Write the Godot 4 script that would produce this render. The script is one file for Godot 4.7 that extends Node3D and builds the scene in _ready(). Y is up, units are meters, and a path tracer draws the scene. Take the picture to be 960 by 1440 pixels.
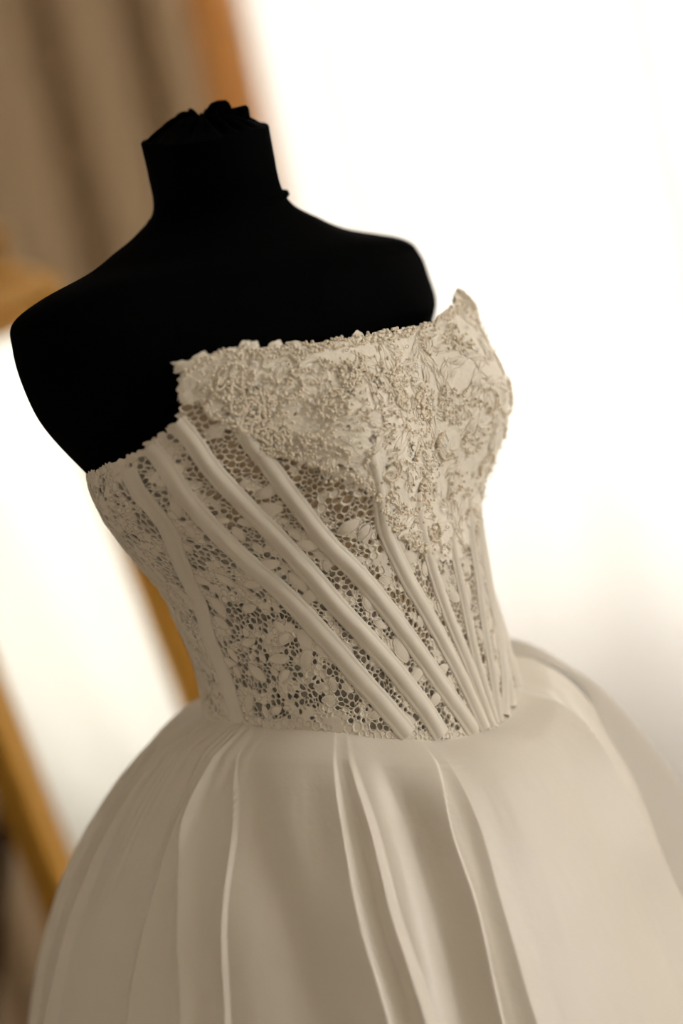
extends Node3D
# A strapless wedding dress with a boned lace bodice on a black dress form, before a bright curtained window and a gilt leaning mirror.

const FACING := 47.0   # the dress form is turned this many degrees to the viewer's right
var fdir := Vector3(sin(deg_to_rad(FACING)), 0, cos(deg_to_rad(FACING)))     # the way the form faces
var sdir := Vector3(cos(deg_to_rad(FACING)), 0, -sin(deg_to_rad(FACING)))    # its own left side
var rng := RandomNumberGenerator.new()
var noise_a := FastNoiseLite.new()
var noise_b := FastNoiseLite.new()
var noise_c := FastNoiseLite.new()
var cells := FastNoiseLite.new()

# ---------------------------------------------------------------- helpers
func smooth_at(xs: Array, ys: Array, x: float) -> float:
	var n := xs.size()
	x = clampf(x, xs[0], xs[n - 1])
	var i := 0
	while i < n - 2 and x >= xs[i + 1]:
		i += 1
	var h: float = xs[i + 1] - xs[i]
	var t: float = (x - xs[i]) / h
	var m0: float = (ys[i + 1] - ys[maxi(i - 1, 0)]) / (xs[i + 1] - xs[maxi(i - 1, 0)])
	var m1: float = (ys[mini(i + 2, n - 1)] - ys[i]) / (xs[mini(i + 2, n - 1)] - xs[i])
	var t2 := t * t
	var t3 := t2 * t
	return (2 * t3 - 3 * t2 + 1) * ys[i] + (t3 - 2 * t2 + t) * h * m0 + (3 * t2 - 2 * t3) * ys[i + 1] + (t3 - t2) * h * m1

func line_at(xs: Array, ys: Array, x: float) -> float:
	var n := xs.size()
	if x <= xs[0]: return ys[0]
	for i in n - 1:
		if x < xs[i + 1]:
			return lerpf(ys[i], ys[i + 1], (x - xs[i]) / (xs[i + 1] - xs[i]))
	return ys[n - 1]

class Shape:
	# collects triangles; every face is turned to agree with its normals
	var v := PackedVector3Array()
	var n := PackedVector3Array()
	var c := PackedColorArray()
	var uv := PackedVector2Array()
	var ix := PackedInt32Array()
	var colored := false
	func vert(p: Vector3, nn: Vector3, col := Color.WHITE, t := Vector2.ZERO) -> int:
		v.append(p); n.append(nn); c.append(col); uv.append(t)
		return v.size() - 1
	func tri(a: int, b: int, d: int) -> void:
		if (v[b] - v[a]).cross(v[d] - v[a]).dot(n[a] + n[b] + n[d]) > 0.0:
			ix.append(a); ix.append(d); ix.append(b)
		else:
			ix.append(a); ix.append(b); ix.append(d)
	func quad(a: int, b: int, d: int, e: int) -> void:
		tri(a, b, d); tri(a, d, e)
	func grid(p: PackedVector3Array, nu: int, nv: int, closed: bool, outward: Vector3, keep := PackedByteArray(), side := 1.0) -> void:
		# nu columns by nv rows of points; normals from neighbours; outward is a point inside (or far behind) the sheet
		var base := v.size()
		for j in nv:
			for i in nu:
				var l := (i - 1 + nu) % nu if closed else maxi(i - 1, 0)
				var r := (i + 1) % nu if closed else mini(i + 1, nu - 1)
				var du := p[j * nu + r] - p[j * nu + l]
				var dv := p[mini(j + 1, nv - 1) * nu + i] - p[maxi(j - 1, 0) * nu + i]
				var q := p[j * nu + i]
				var m := du.cross(dv)
				if m.length_squared() < 1e-20: m = q - outward
				m = m.normalized()
				if side == 0.0:
					if m.dot(q - outward) < 0.0: m = -m
				else:
					m *= side
				vert(q, m, Color.WHITE, Vector2(float(i) / nu, float(j) / nv))
		for j in nv - 1:
			for i in (nu if closed else nu - 1):
				if keep.size() and keep[j * nu + i] == 0: continue
				var i2 := (i + 1) % nu
				quad(base + j * nu + i, base + j * nu + i2, base + (j + 1) * nu + i2, base + (j + 1) * nu + i)
	func box(lo: Vector3, hi: Vector3) -> void:
		for ax in 3:
			for s in [-1.0, 1.0]:
				var nn := Vector3.ZERO
				nn[ax] = s
				var k := []
				for q in [[0, 0], [1, 0], [1, 1], [0, 1]]:
					var p := Vector3.ZERO
					p[ax] = hi[ax] if s > 0 else lo[ax]
					p[(ax + 1) % 3] = hi[(ax + 1) % 3] if q[0] else lo[(ax + 1) % 3]
					p[(ax + 2) % 3] = hi[(ax + 2) % 3] if q[1] else lo[(ax + 2) % 3]
					k.append(vert(p, nn, Color.WHITE, Vector2(q[0], q[1])))
				quad(k[0], k[1], k[2], k[3])
	func tube(pts: PackedVector3Array, r: float, sides := 5, closed := false, taper := 1.0) -> void:
		var m := pts.size()
		var base := v.size()
		for i in m:
			var a := pts[(i - 1 + m) % m] if closed else pts[maxi(i - 1, 0)]
			var b := pts[(i + 1) % m] if closed else pts[mini(i + 1, m - 1)]
			var t := (b - a).normalized()
			var u := t.cross(Vector3(0.31, 0.9, 0.22)).normalized()
			var w := t.cross(u)
			var rr := r * lerpf(1.0, taper, float(i) / maxi(m - 1, 1))
			for k in sides:
				var ang := TAU * k / sides
				var nn := u * cos(ang) + w * sin(ang)
				vert(pts[i] + nn * rr, nn)
		for i in (m if closed else m - 1):
			var i2 := (i + 1) % m
			for k in sides:
				var k2 := (k + 1) % sides
				quad(base + i * sides + k, base + i * sides + k2, base + i2 * sides + k2, base + i2 * sides + k)
		if not closed:
			for e in [0, m - 1]:
				var t := (pts[1] - pts[0]).normalized() * -1.0 if e == 0 else (pts[m - 1] - pts[m - 2]).normalized()
				var cc := vert(pts[e], t)
				var ring := []
				for k in sides: ring.append(vert(v[base + e * sides + k], t))
				for k in sides: tri(cc, ring[k], ring[(k + 1) % sides])
	func mesh() -> ArrayMesh:
		var a := []
		a.resize(Mesh.ARRAY_MAX)
		a[Mesh.ARRAY_VERTEX] = v; a[Mesh.ARRAY_NORMAL] = n; a[Mesh.ARRAY_TEX_UV] = uv; a[Mesh.ARRAY_INDEX] = ix
		if colored: a[Mesh.ARRAY_COLOR] = c
		var m := ArrayMesh.new()
		m.add_surface_from_arrays(Mesh.PRIMITIVE_TRIANGLES, a)
		return m

func put(called: String, s: Shape, m: Material, parent: Node = self) -> MeshInstance3D:
	var o := MeshInstance3D.new()
	o.name = numbered(called, parent)
	o.mesh = s.mesh()
	o.material_override = m
	parent.add_child(o, true)
	return o

func numbered(called: String, parent: Node) -> String:
	if not parent.has_node(called): return called
	var k := 1
	if parent.has_meta("n_" + called): k = parent.get_meta("n_" + called)
	while parent.has_node("%s_%03d" % [called, k]): k += 1
	parent.set_meta("n_" + called, k)
	return "%s_%03d" % [called, k]

func struct(called: String, label: String, category: String, s: Shape, m: Material) -> MeshInstance3D:
	var o := put(called, s, m)
	tag(o, label, category)
	o.set_meta("kind", "structure")
	return o

func tag(o: Node, label: String, category: String, group := "") -> void:
	o.set_meta("label", label); o.set_meta("category", category)
	if group: o.set_meta("group", group)

func thing(called: String, label: String, category: String, at := Vector3.ZERO) -> Node3D:
	var o := Node3D.new()
	o.name = called
	add_child(o, true)
	o.position = at
	tag(o, label, category)
	return o

func mat(called: String, c: Color, rough := 0.8, metal := 0.0, spec := 0.5) -> StandardMaterial3D:
	var m := StandardMaterial3D.new()
	m.resource_name = called
	m.albedo_color = c
	m.roughness = rough
	m.metallic = metal
	m.metallic_specular = spec
	return m

# ---------------------------------------------------------------- the figure's surfaces
class Body:
	# cross-sections stacked by height: half width a, half depth b, shift x, sideways tilt t, forward tilt f
	var lo: float
	var step: float
	var a := PackedFloat32Array()
	var b := PackedFloat32Array()
	var x := PackedFloat32Array()
	var t := PackedFloat32Array()
	var f := PackedFloat32Array()
	var bust := false
	var fd: Vector3
	var sd: Vector3
	func p(phi: float, h: float, off := 0.0) -> Vector3:
		var k := clampf((h - lo) / step, 0.0, a.size() - 1.001)
		var i := int(k)
		k -= i
		var aa := lerpf(a[i], a[i + 1], k)
		var bb := lerpf(b[i], b[i + 1], k)
		var xx := lerpf(x[i], x[i + 1], k)
		var w := deg_to_rad(phi)
		var cw := cos(w)
		var sw := sin(w)
		var r := pow(pow(absf(cw / bb), 2.15) + pow(absf(sw / aa), 2.15), -1.0 / 2.15) + off
		if bust:
			var g := exp(-pow((h - 1.225) / (0.065 if h > 1.225 else 0.055), 2.0)) * 0.034
			if g > 0.0002:
				r += g * (exp(-pow((phi - 41.0) / 25.0, 2.0)) + exp(-pow((phi + 23.0) / 25.0, 2.0)))
		var cf := r * cw
		var cs := r * sw
		return fd * cf + sd * cs + Vector3(xx, h + lerpf(t[i], t[i + 1], k) * cs + lerpf(f[i], f[i + 1], k) * cf, 0.9 * (xx + 0.03))
	func n(phi: float, h: float) -> Vector3:
		var du := p(phi + 0.4, h) - p(phi - 0.4, h)
		var dv := p(phi, h + 0.001) - p(phi, h - 0.001)
		return dv.cross(du).normalized() * -1.0

var torso := Body.new()
var bodice := Body.new()

func fill(body: Body, hs: Array, a: Array, b: Array, x: Array, t: Array, f: Array) -> void:
	body.lo = hs[0]
	body.step = 0.001
	body.fd = fdir
	body.sd = sdir
	for i in int(round((hs[-1] - hs[0]) / 0.001)) + 1:
		var h: float = hs[0] + i * 0.001
		body.a.append(smooth_at(hs, a, h)); body.b.append(smooth_at(hs, b, h)); body.x.append(smooth_at(hs, x, h))
		body.t.append(smooth_at(hs, t, h) if t else 0.0); body.f.append(smooth_at(hs, f, h) if f else 0.0)

var top_phi := [-180, -140, -114, -105.5, -94.5, -85.5, -78.5, -73.5, -70.5, -68.5, -66, -61, -54, -47.5, -35.5, -19.5, -0.5, 14, 25, 35.5, 45.5, 52, 58, 66, 76, 88, 97, 112, 130, 158, 180]
var top_h := [1.240, 1.242, 1.249, 1.2535, 1.261, 1.267, 1.2775, 1.285, 1.3, 1.312, 1.319, 1.3215, 1.320, 1.315, 1.3105, 1.306, 1.3015, 1.2985, 1.297, 1.3, 1.304, 1.304, 1.296, 1.288, 1.276, 1.268, 1.262, 1.256, 1.248, 1.242, 1.24]
var bot_phi := [-180, -126, -97, -84, -67, -55, -41, -32, -22, -10, 1.5, 9, 20, 31, 42, 54, 64, 79, 98, 117, 144, 180]
var bot_h := [1.057, 1.057, 1.06, 1.057, 1.0525, 1.0465, 1.036, 1.03, 1.0225, 1.018, 1.0135, 1.012, 1.0145, 1.0195, 1.026, 1.036, 1.044, 1.052, 1.058, 1.06, 1.057, 1.057]
var cup_phi := [-72, -67, -65, -55, -51.5, -42.5, -33.5, -26, -20.5, -7.5, 12, 36.5, 60, 78]
var cup_h := [1.300, 1.296, 1.2805, 1.2595, 1.2475, 1.2385, 1.2235, 1.207, 1.177, 1.147, 1.132, 1.1545, 1.21, 1.29]
func top_at(phi: float) -> float: return smooth_at(top_phi, top_h, phi)
func bot_at(phi: float) -> float: return smooth_at(bot_phi, bot_h, phi)
func cup_at(phi: float) -> float: return line_at(cup_phi, cup_h, phi)

# skirt: how far the cloth stands from the axis, by the drop below the waist, on its full (rear right) and its flat (front left) side
var full_d := [0, 0.007, 0.022, 0.038, 0.056, 0.075, 0.093, 0.114, 0.136, 0.172, 0.207, 0.31, 0.46, 0.76, 1.1]
var full_r := [0.115, 0.136, 0.156, 0.175, 0.194, 0.212, 0.227, 0.243, 0.256, 0.274, 0.289, 0.325, 0.37, 0.44, 0.50]
var flat_d := [0, 0.004, 0.009, 0.02, 0.03, 0.058, 0.10, 0.158, 0.226, 0.41, 0.71, 1.1]
var flat_r := [0.115, 0.124, 0.134, 0.146, 0.153, 0.164, 0.178, 0.189, 0.204, 0.246, 0.32, 0.40]
# folds: place at drops 0, 0.05, 0.1, 0.17, 0.4; height; width on the low and on the high side, in degrees
var folds := [
	[[-88, -81, -79.5, -78.5, -77], 0.004, 3.0, 0.4], [[-92.5, -92, -88, -85.5, -83], 0.006, 3.0, 4.0], [[-93.5, -94, -94, -95, -97], 0.008, 4.5, 4.5],
	[[-102, -101, -100, -100, -103], -0.005, 3.0, 3.0], [[-82, -76, -69, -65, -62], -0.010, 6.0, 5.0],
	[[-57.5, -56, -55, -53, -51], 0.008, 8.0, 0.9], [[-54, -50.5, -49.5, -47.5, -45], 0.008, 2.6, 1.8], [[-45, -42, -41, -41, -43], -0.011, 3.5, 6.0],
	[[-28, -33, -33.5, -35, -38], 0.009, 9.0, 0.9], [[-26, -26, -28, -29, -30], 0.004, 3.5, 6.0],
	[[38, 26, 24, 26, 28], 0.012, 16.0, 3.0], [[46, 34, 32, 34, 36], -0.008, 4.0, 5.0],
	[[60, 52, 50, 50, 52], 0.01, 9.0, 2.0], [[80, 74, 72, 72, 74], 0.01, 9.0, 2.0], [[102, 98, 96, 95, 96], 0.01, 9.0, 2.0], [[124, 120, 120, 120, 122], 0.01, 9.0, 2.0],
	[[148, 146, 145, 145, 146], 0.01, 9.0, 2.0], [[170, 169, 168, 168, 168], 0.01, 9.0, 2.0], [[-166, -166, -166, -166, -168], 0.01, 7.0, 2.0],
	[[-144, -143, -143, -143, -144], 0.008, 8.0, 2.0], [[-122, -121, -120, -120, -121], 0.006, 9.0, 3.0],
]
var fold_d := [0.0, 0.05, 0.1, 0.17, 0.4]

var edge_r := PackedFloat32Array()

func skirt_row(d: float, phis: PackedFloat32Array, out: PackedVector3Array) -> void:
	var rf := smooth_at(full_d, full_r, d)
	var rs := smooth_at(flat_d, flat_r, d)
	var grow := smoothstep(-0.004, 0.05, d) * (1.0 + 1.3 * minf(d, 0.6))
	var at := []
	for q in folds: at.append(smooth_at(fold_d, q[0], d))
	for phi in phis:
		var k := (1.0 + cos(deg_to_rad(phi - 43.0))) / 2.0
		var r := lerpf(edge_r[int(round((phi + 180.0) * 4.0)) % 1440], k * rs + (1.0 - k) * rf, smoothstep(-0.001, 0.016, d))
		var add := 0.0
		for i in folds.size():
			var x := wrapf(phi - at[i], -180.0, 180.0)
			var w: float = folds[i][2] if x < 0.0 else folds[i][3]
			x = absf(x) / w
			if folds[i][1] < 0.0:
				if x < 2.6: add += folds[i][1] * exp(-x * x)
			elif x < 1.0:
				add += folds[i][1] * ((1.0 - smoothstep(0.0, 1.0, x)) if w < 2.2 else (1.0 - x) * (1.0 - x) * (1.0 + 0.5 * x))
		add += 0.004 * noise_a.get_noise_2d(phi * 0.35, d * 40.0)
		r += add * grow + 0.0022 * sin(phi * 1.7 + 2.0 * sin(phi * 0.4)) * smoothstep(0.0, 0.012, d) * exp(-d / 0.035) * smoothstep(-78.0, -92.0, phi)
		var w2 := deg_to_rad(phi)
		out.append(fdir * r * cos(w2) + sdir * r * sin(w2) + Vector3(0.003, maxf(bot_at(phi) - d, 0.004), 0.03))

# ---------------------------------------------------------------- materials
var ivory: StandardMaterial3D
var satin: StandardMaterial3D
var lace: StandardMaterial3D
var applique: StandardMaterial3D
var cord: StandardMaterial3D
var black_cloth: StandardMaterial3D

func weave(freq: float, seed_: int, contrast := 1.0) -> NoiseTexture2D:
	var nz := FastNoiseLite.new()
	nz.seed = seed_
	nz.frequency = freq
	nz.fractal_octaves = 3
	var t := NoiseTexture2D.new()
	t.width = 512; t.height = 512; t.seamless = true
	t.noise = nz
	t.as_normal_map = true
	t.bump_strength = 4.0 * contrast
	return t

func grain(freq: float, seed_: int, a: Color, b: Color) -> NoiseTexture2D:
	var nz := FastNoiseLite.new()
	nz.seed = seed_
	nz.frequency = freq
	var t := NoiseTexture2D.new()
	t.width = 512; t.height = 512; t.seamless = true
	t.noise = nz
	var g := Gradient.new()
	g.set_color(0, a); g.set_color(1, b)
	t.color_ramp = g
	return t

func _ready() -> void:
	# ---- camera
	var cam := Camera3D.new()
	cam.name = "camera"
	cam.near = 0.05
	cam.far = 60.0
	add_child(cam)
	var roll := deg_to_rad(12.5)
	var pitch := deg_to_rad(10.0)
	var fw := Vector3(0, -sin(pitch), -cos(pitch))
	var up := Vector3(0, cos(pitch), -sin(pitch))
	var rc := Vector3.RIGHT * cos(roll) - up * sin(roll)
	var uc := Vector3.RIGHT * sin(roll) + up * cos(roll)
	cam.transform = Transform3D(Basis(rc, uc, -fw), Vector3(0.02, 1.17, 0.0) - fw * 2.0)
	var attr := CameraAttributesPhysical.new()
	attr.frustum_focal_length = 12.0 * 3800.0 / 720.0
	attr.frustum_focus_distance = 1.875
	attr.exposure_aperture = 1.15
	cam.attributes = attr
	cam.fov = rad_to_deg(2.0 * atan(720.0 / 3800.0))
	cam.current = true
	# ---- sky, exposure
	var env := Environment.new()
	env.tonemap_mode = Environment.TONE_MAPPER_LINEAR
	env.tonemap_exposure = 1.12
	env.background_mode = Environment.BG_SKY
	var sky_mat := ProceduralSkyMaterial.new()
	sky_mat.sky_top_color = Color(1.0, 0.99, 0.975)
	sky_mat.sky_horizon_color = Color(1.0, 0.985, 0.965)
	sky_mat.ground_bottom_color = Color(0.88, 0.86, 0.83)
	sky_mat.ground_horizon_color = Color(0.96, 0.945, 0.92)
	sky_mat.sky_energy_multiplier = 1.0
	sky_mat.ground_energy_multiplier = 1.0
	var sky := Sky.new()
	sky.sky_material = sky_mat
	env.sky = sky
	env.background_energy_multiplier = 6.0
	env.sdfgi_enabled = true
	env.ssao_enabled = true
	env.ssil_enabled = true
	var we := WorldEnvironment.new()
	we.name = "environment"
	we.environment = env
	add_child(we)

	rng.seed = 7
	noise_a.seed = 3; noise_a.frequency = 0.05
	noise_b.seed = 11; noise_b.frequency = 1.0
	noise_c.seed = 23; noise_c.frequency = 1.0
	cells.seed = 5; cells.frequency = 1.0
	cells.noise_type = FastNoiseLite.TYPE_CELLULAR
	cells.cellular_return_type = FastNoiseLite.RETURN_DISTANCE2_SUB

	satin = mat("ivory_satin", Color8(236, 228, 214), 0.42, 0.0, 0.5)
	satin.rim_enabled = true; satin.rim = 0.25
	satin.normal_enabled = true
	satin.normal_texture = weave(0.04, 3)
	satin.normal_scale = 0.12
	satin.uv1_triplanar = true; satin.uv1_scale = Vector3(9, 9, 9)
	ivory = mat("ivory_cotton", Color8(233, 225, 210), 0.6, 0.0, 0.4)
	ivory.rim_enabled = true; ivory.rim = 0.3
	lace = mat("guipure_lace", Color8(236, 227, 211), 0.8, 0.0, 0.3)
	lace.normal_enabled = true
	lace.normal_texture = weave(0.2, 8)
	lace.normal_scale = 0.5
	lace.uv1_triplanar = true; lace.uv1_scale = Vector3(14, 14, 14)
	applique = mat("beaded_lace", Color8(246, 238, 223), 0.7, 0.0, 0.35)
	applique.rim_enabled = true; applique.rim = 0.3
	cord = mat("embroidery_cord", Color8(246, 236, 218), 0.55, 0.0, 0.4)
	black_cloth = mat("black_jersey", Color8(5, 5, 5), 0.9, 0.0, 0.08)
	black_cloth.rim_enabled = true; black_cloth.rim = 0.015

	var hs := [1.05, 1.15, 1.20, 1.24, 1.28, 1.31, 1.335, 1.352, 1.365, 1.378, 1.39, 1.40, 1.415, 1.44, 1.462]
	fill(torso, hs,
		[0.095, 0.102, 0.124, 0.150, 0.1737, 0.1924, 0.1959, 0.1927, 0.1687, 0.1141, 0.0835, 0.0603, 0.042, 0.0425, 0.0455],
		[0.090, 0.092, 0.097, 0.100, 0.1, 0.095, 0.088, 0.082, 0.075, 0.066, 0.06, 0.055, 0.05, 0.047, 0.045],
		[0, 0, -0.01, -0.02, -0.03, -0.0259, -0.0262, -0.0254, -0.0193, -0.024, -0.0252, -0.0246, -0.0191, -0.0175, -0.017],
		[0, 0, 0, -0.03, -0.06, -0.08, -0.09, -0.09, -0.09, -0.08, -0.06, -0.03, 0, 0, 0], [0, 0, 0, 0, 0, 0, 0, 0, 0, 0, 0, 0, 0, -0.05, -0.1])
	fill(bodice, [0.97, 1.0, 1.03, 1.06, 1.09, 1.12, 1.15, 1.18, 1.21, 1.24, 1.27, 1.31, 1.35],
		[0.118, 0.117, 0.1165, 0.1153, 0.1136, 0.1173, 0.1213, 0.135, 0.1516, 0.1659, 0.168, 0.176, 0.178],
		[0.118, 0.112, 0.108, 0.105, 0.104, 0.105, 0.107, 0.11, 0.111, 0.110, 0.108, 0.104, 0.100],
		[0.003, 0.003, 0.0035, 0.0034, 0.0026, 0.0003, -0.0032, -0.0092, -0.0106, -0.0078, -0.0035, -0.004, -0.004], [], [])
	bodice.bust = true

	build_room()
	build_curtains()
	build_form()
	build_dress()
	build_mirror()

# ---------------------------------------------------------------- the room
func build_room() -> void:
	var plaster := mat("cream_plaster", Color8(238, 232, 222), 0.9, 0.0, 0.3)
	plaster.normal_enabled = true
	plaster.normal_texture = weave(0.03, 21)
	plaster.normal_scale = 0.2
	plaster.uv1_triplanar = true; plaster.uv1_world_triplanar = true; plaster.uv1_scale = Vector3(1.5, 1.5, 1.5)
	var paint := mat("white_joinery", Color8(238, 234, 226), 0.45)
	var oak := mat("oak_floor", Color.WHITE, 0.5)
	oak.albedo_texture = grain(0.02, 4, Color8(148, 134, 118), Color8(184, 170, 152))
	oak.uv1_triplanar = true; oak.uv1_world_triplanar = true; oak.uv1_scale = Vector3(0.35, 1, 3)
	var x0 := -2.0
	var x1 := 3.2
	var z0 := -2.3
	var z1 := 3.4
	var hgt := 2.7
	var s := Shape.new()
	s.box(Vector3(x0 - 0.2, -0.15, z0 - 0.2), Vector3(x1 + 0.2, 0, z1 + 0.2))
	struct("floor", "warm brown oak floor under the dress and mirror", "floor", s, oak)
	s = Shape.new()
	s.box(Vector3(x0 - 0.2, hgt, z0 - 0.2), Vector3(x1 + 0.2, hgt + 0.15, z1 + 0.2))
	struct("ceiling", "plain cream ceiling above the curtains", "ceiling", s, plaster)
	# back wall, with the wide window behind the dress
	var wx0 := -0.15
	var wx1 := 2.95
	var wy0 := 0.56
	var wy1 := 2.5
	s = Shape.new()
	s.box(Vector3(x0 - 0.2, 0, z0 - 0.2), Vector3(wx0, hgt, z0))
	s.box(Vector3(wx1, 0, z0 - 0.2), Vector3(x1 + 0.2, hgt, z0))
	s.box(Vector3(wx0, 0, z0 - 0.2), Vector3(wx1, wy0, z0))
	s.box(Vector3(wx0, wy1, z0 - 0.2), Vector3(wx1, hgt, z0))
	struct("wall_back", "cream back wall around the wide curtained window", "wall", s, plaster)
	window("window_1", "wide bright window behind the sheer curtains", Vector3(wx0, wy0, z0 - 0.1), Vector3(wx1 - wx0, 0, 0), wy1 - wy0, 4, paint)
	s = Shape.new()
	s.box(Vector3(x0 - 0.2, 0, z0), Vector3(x0, hgt, z1))
	struct("wall_left", "cream side wall to the left of the mirror", "wall", s, plaster)
	s = Shape.new()
	s.box(Vector3(x0 - 0.2, 0, z1), Vector3(x1 + 0.2, hgt, z1 + 0.2))
	struct("wall_front", "cream wall facing the dress across the room", "wall", s, plaster)
	var a0 := -0.2
	var a1 := 2.0
	s = Shape.new()
	s.box(Vector3(x1, 0, z0), Vector3(x1 + 0.2, hgt, a0))
	s.box(Vector3(x1, 0, a1), Vector3(x1 + 0.2, hgt, z1))
	s.box(Vector3(x1, 0, a0), Vector3(x1 + 0.2, 0.6, a1))
	s.box(Vector3(x1, 2.5, a0), Vector3(x1 + 0.2, hgt, a1))
	struct("wall_right", "cream side wall with a tall window to the right of the dress", "wall", s, plaster)
	window("window_2", "tall side window lighting the dress from the right", Vector3(x1 + 0.1, 0.6, a0), Vector3(0, 0, a1 - a0), 1.9, 3, paint)

func window(called: String, label: String, at: Vector3, along: Vector3, tall: float, lights: int, paint: Material) -> void:
	var glass := mat("window_glass", Color(1, 1, 1, 0.06), 0.02)
	glass.transparency = BaseMaterial3D.TRANSPARENCY_ALPHA
	var o := Node3D.new()
	o.name = called
	add_child(o)
	tag(o, label, "window")
	o.set_meta("kind", "structure")
	var w := along.length()
	var u := along / w
	var d := u.cross(Vector3.UP).abs()
	var bar := func(s: Shape, p: float, q: float, y0: float, y1: float, deep: float) -> void:
		var lo := at + u * p + Vector3.UP * y0 - d * deep
		var hi := at + u * q + Vector3.UP * y1 + d * deep
		s.box(lo, hi)
	var s := Shape.new()
	bar.call(s, 0.0, 0.05, 0.0, tall, 0.035); bar.call(s, w - 0.05, w, 0.0, tall, 0.035)
	bar.call(s, 0.05, w - 0.05, 0.0, 0.05, 0.035); bar.call(s, 0.05, w - 0.05, tall - 0.05, tall, 0.035)
	put("window_frame", s, paint, o)
	for k in range(1, lights):
		var m := Shape.new()
		var c := w * k / lights
		bar.call(m, c - 0.02, c + 0.02, 0.05, tall - 0.05, 0.025)
		put("mullion", m, paint, o)
	for k in lights:
		var g := Shape.new()
		bar.call(g, w * k / lights + (0.05 if k == 0 else 0.02), w * (k + 1) / lights - (0.05 if k == lights - 1 else 0.02), 0.05, tall - 0.05, 0.003)
		put("pane", g, glass, o)

# ---------------------------------------------------------------- curtains
func cloth_sheet(xa: float, xb: float, z: float, bottom: float, top: float, wave: Callable, per_m := 130.0) -> Shape:
	var nu := int((xb - xa) * per_m) + 2
	var rows := 14
	var s := Shape.new()
	for side in 2:
		var p := PackedVector3Array()
		for j in rows:
			var y := lerpf(bottom, top, j / float(rows - 1))
			for i in nu:
				var x := lerpf(xa, xb, i / float(nu - 1))
				p.append(Vector3(x, y, z + wave.call(x, y) - side * 0.0012))
		s.grid(p, nu, rows, false, Vector3(0, 0, -50.0 if side == 0 else 50.0), PackedByteArray(), 0.0)
	return s

func build_curtains() -> void:
	var voile := mat("white_voile", Color8(250, 247, 241), 0.9, 0.0, 0.1)
	voile.backlight_enabled = true
	voile.backlight = Color(0.96, 0.96, 0.96)
	var ruffle := func(x: float, y: float) -> float:
		return 0.028 * sin(x * 13.0 + 0.6) + 0.018 * sin(x * 46.0 + 2.2 * sin(x * 7.3)) + 0.012 * sin(x * 21.0 + 1.0) + 0.006 * sin(y * 2.0 + x * 9.0)
	var labels := ["white sheer curtain directly behind the dress form and the brown drape", "white sheer curtain at the far right beyond its neighbour's dark seam", "white sheer curtain seen only in the gilt mirror"]
	var spans := [[-0.3, 0.583, -2.045], [0.568, 1.75, -2.015], [1.73, 3.1, -2.045]]
	for k in 3:
		var o := put("sheer_curtain", cloth_sheet(spans[k][0], spans[k][1], spans[k][2], 0.01, 2.69, ruffle), voile)
		tag(o, labels[k], "curtain", "sheer curtains over the window")
	var linen := mat("brown_linen", Color8(190, 166, 134), 0.85, 0.0, 0.2)
	linen.backlight_enabled = true
	linen.backlight = Color(0.3, 0.22, 0.13)
	linen.normal_enabled = true
	linen.normal_texture = weave(0.15, 31)
	linen.normal_scale = 0.25
	linen.uv1_triplanar = true; linen.uv1_scale = Vector3(6, 6, 6)
	var pleat := func(x: float, y: float) -> float:
		var w := x * 52.0 + 1.6 * sin(x * 11.0) + 0.25 * sin(y * 1.3 + x * 4.0)
		return 0.020 * sin(w) + 0.007 * sin(w * 2.0 + 0.8) + 0.006 * sin(y * 2.4 + x * 6.0)
	var dr := put("drape", cloth_sheet(-1.75, -0.028, -1.9, 0.01, 2.69, pleat, 190.0), linen)
	var unlined: StandardMaterial3D = linen.duplicate()
	unlined.resource_name = "brown_linen_unlined"
	unlined.backlight = Color(1.0, 0.83, 0.58)
	var hem := put("unlined_hem", cloth_sheet(-0.030, 0.038, -1.9, 0.01, 2.69, pleat, 190.0), unlined, dr)
	hem.set_meta("label", "unlined hem glowing orange against the window")
	tag(dr, "heavy brown pleated drape hanging at the left edge of the window", "drape")

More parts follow.
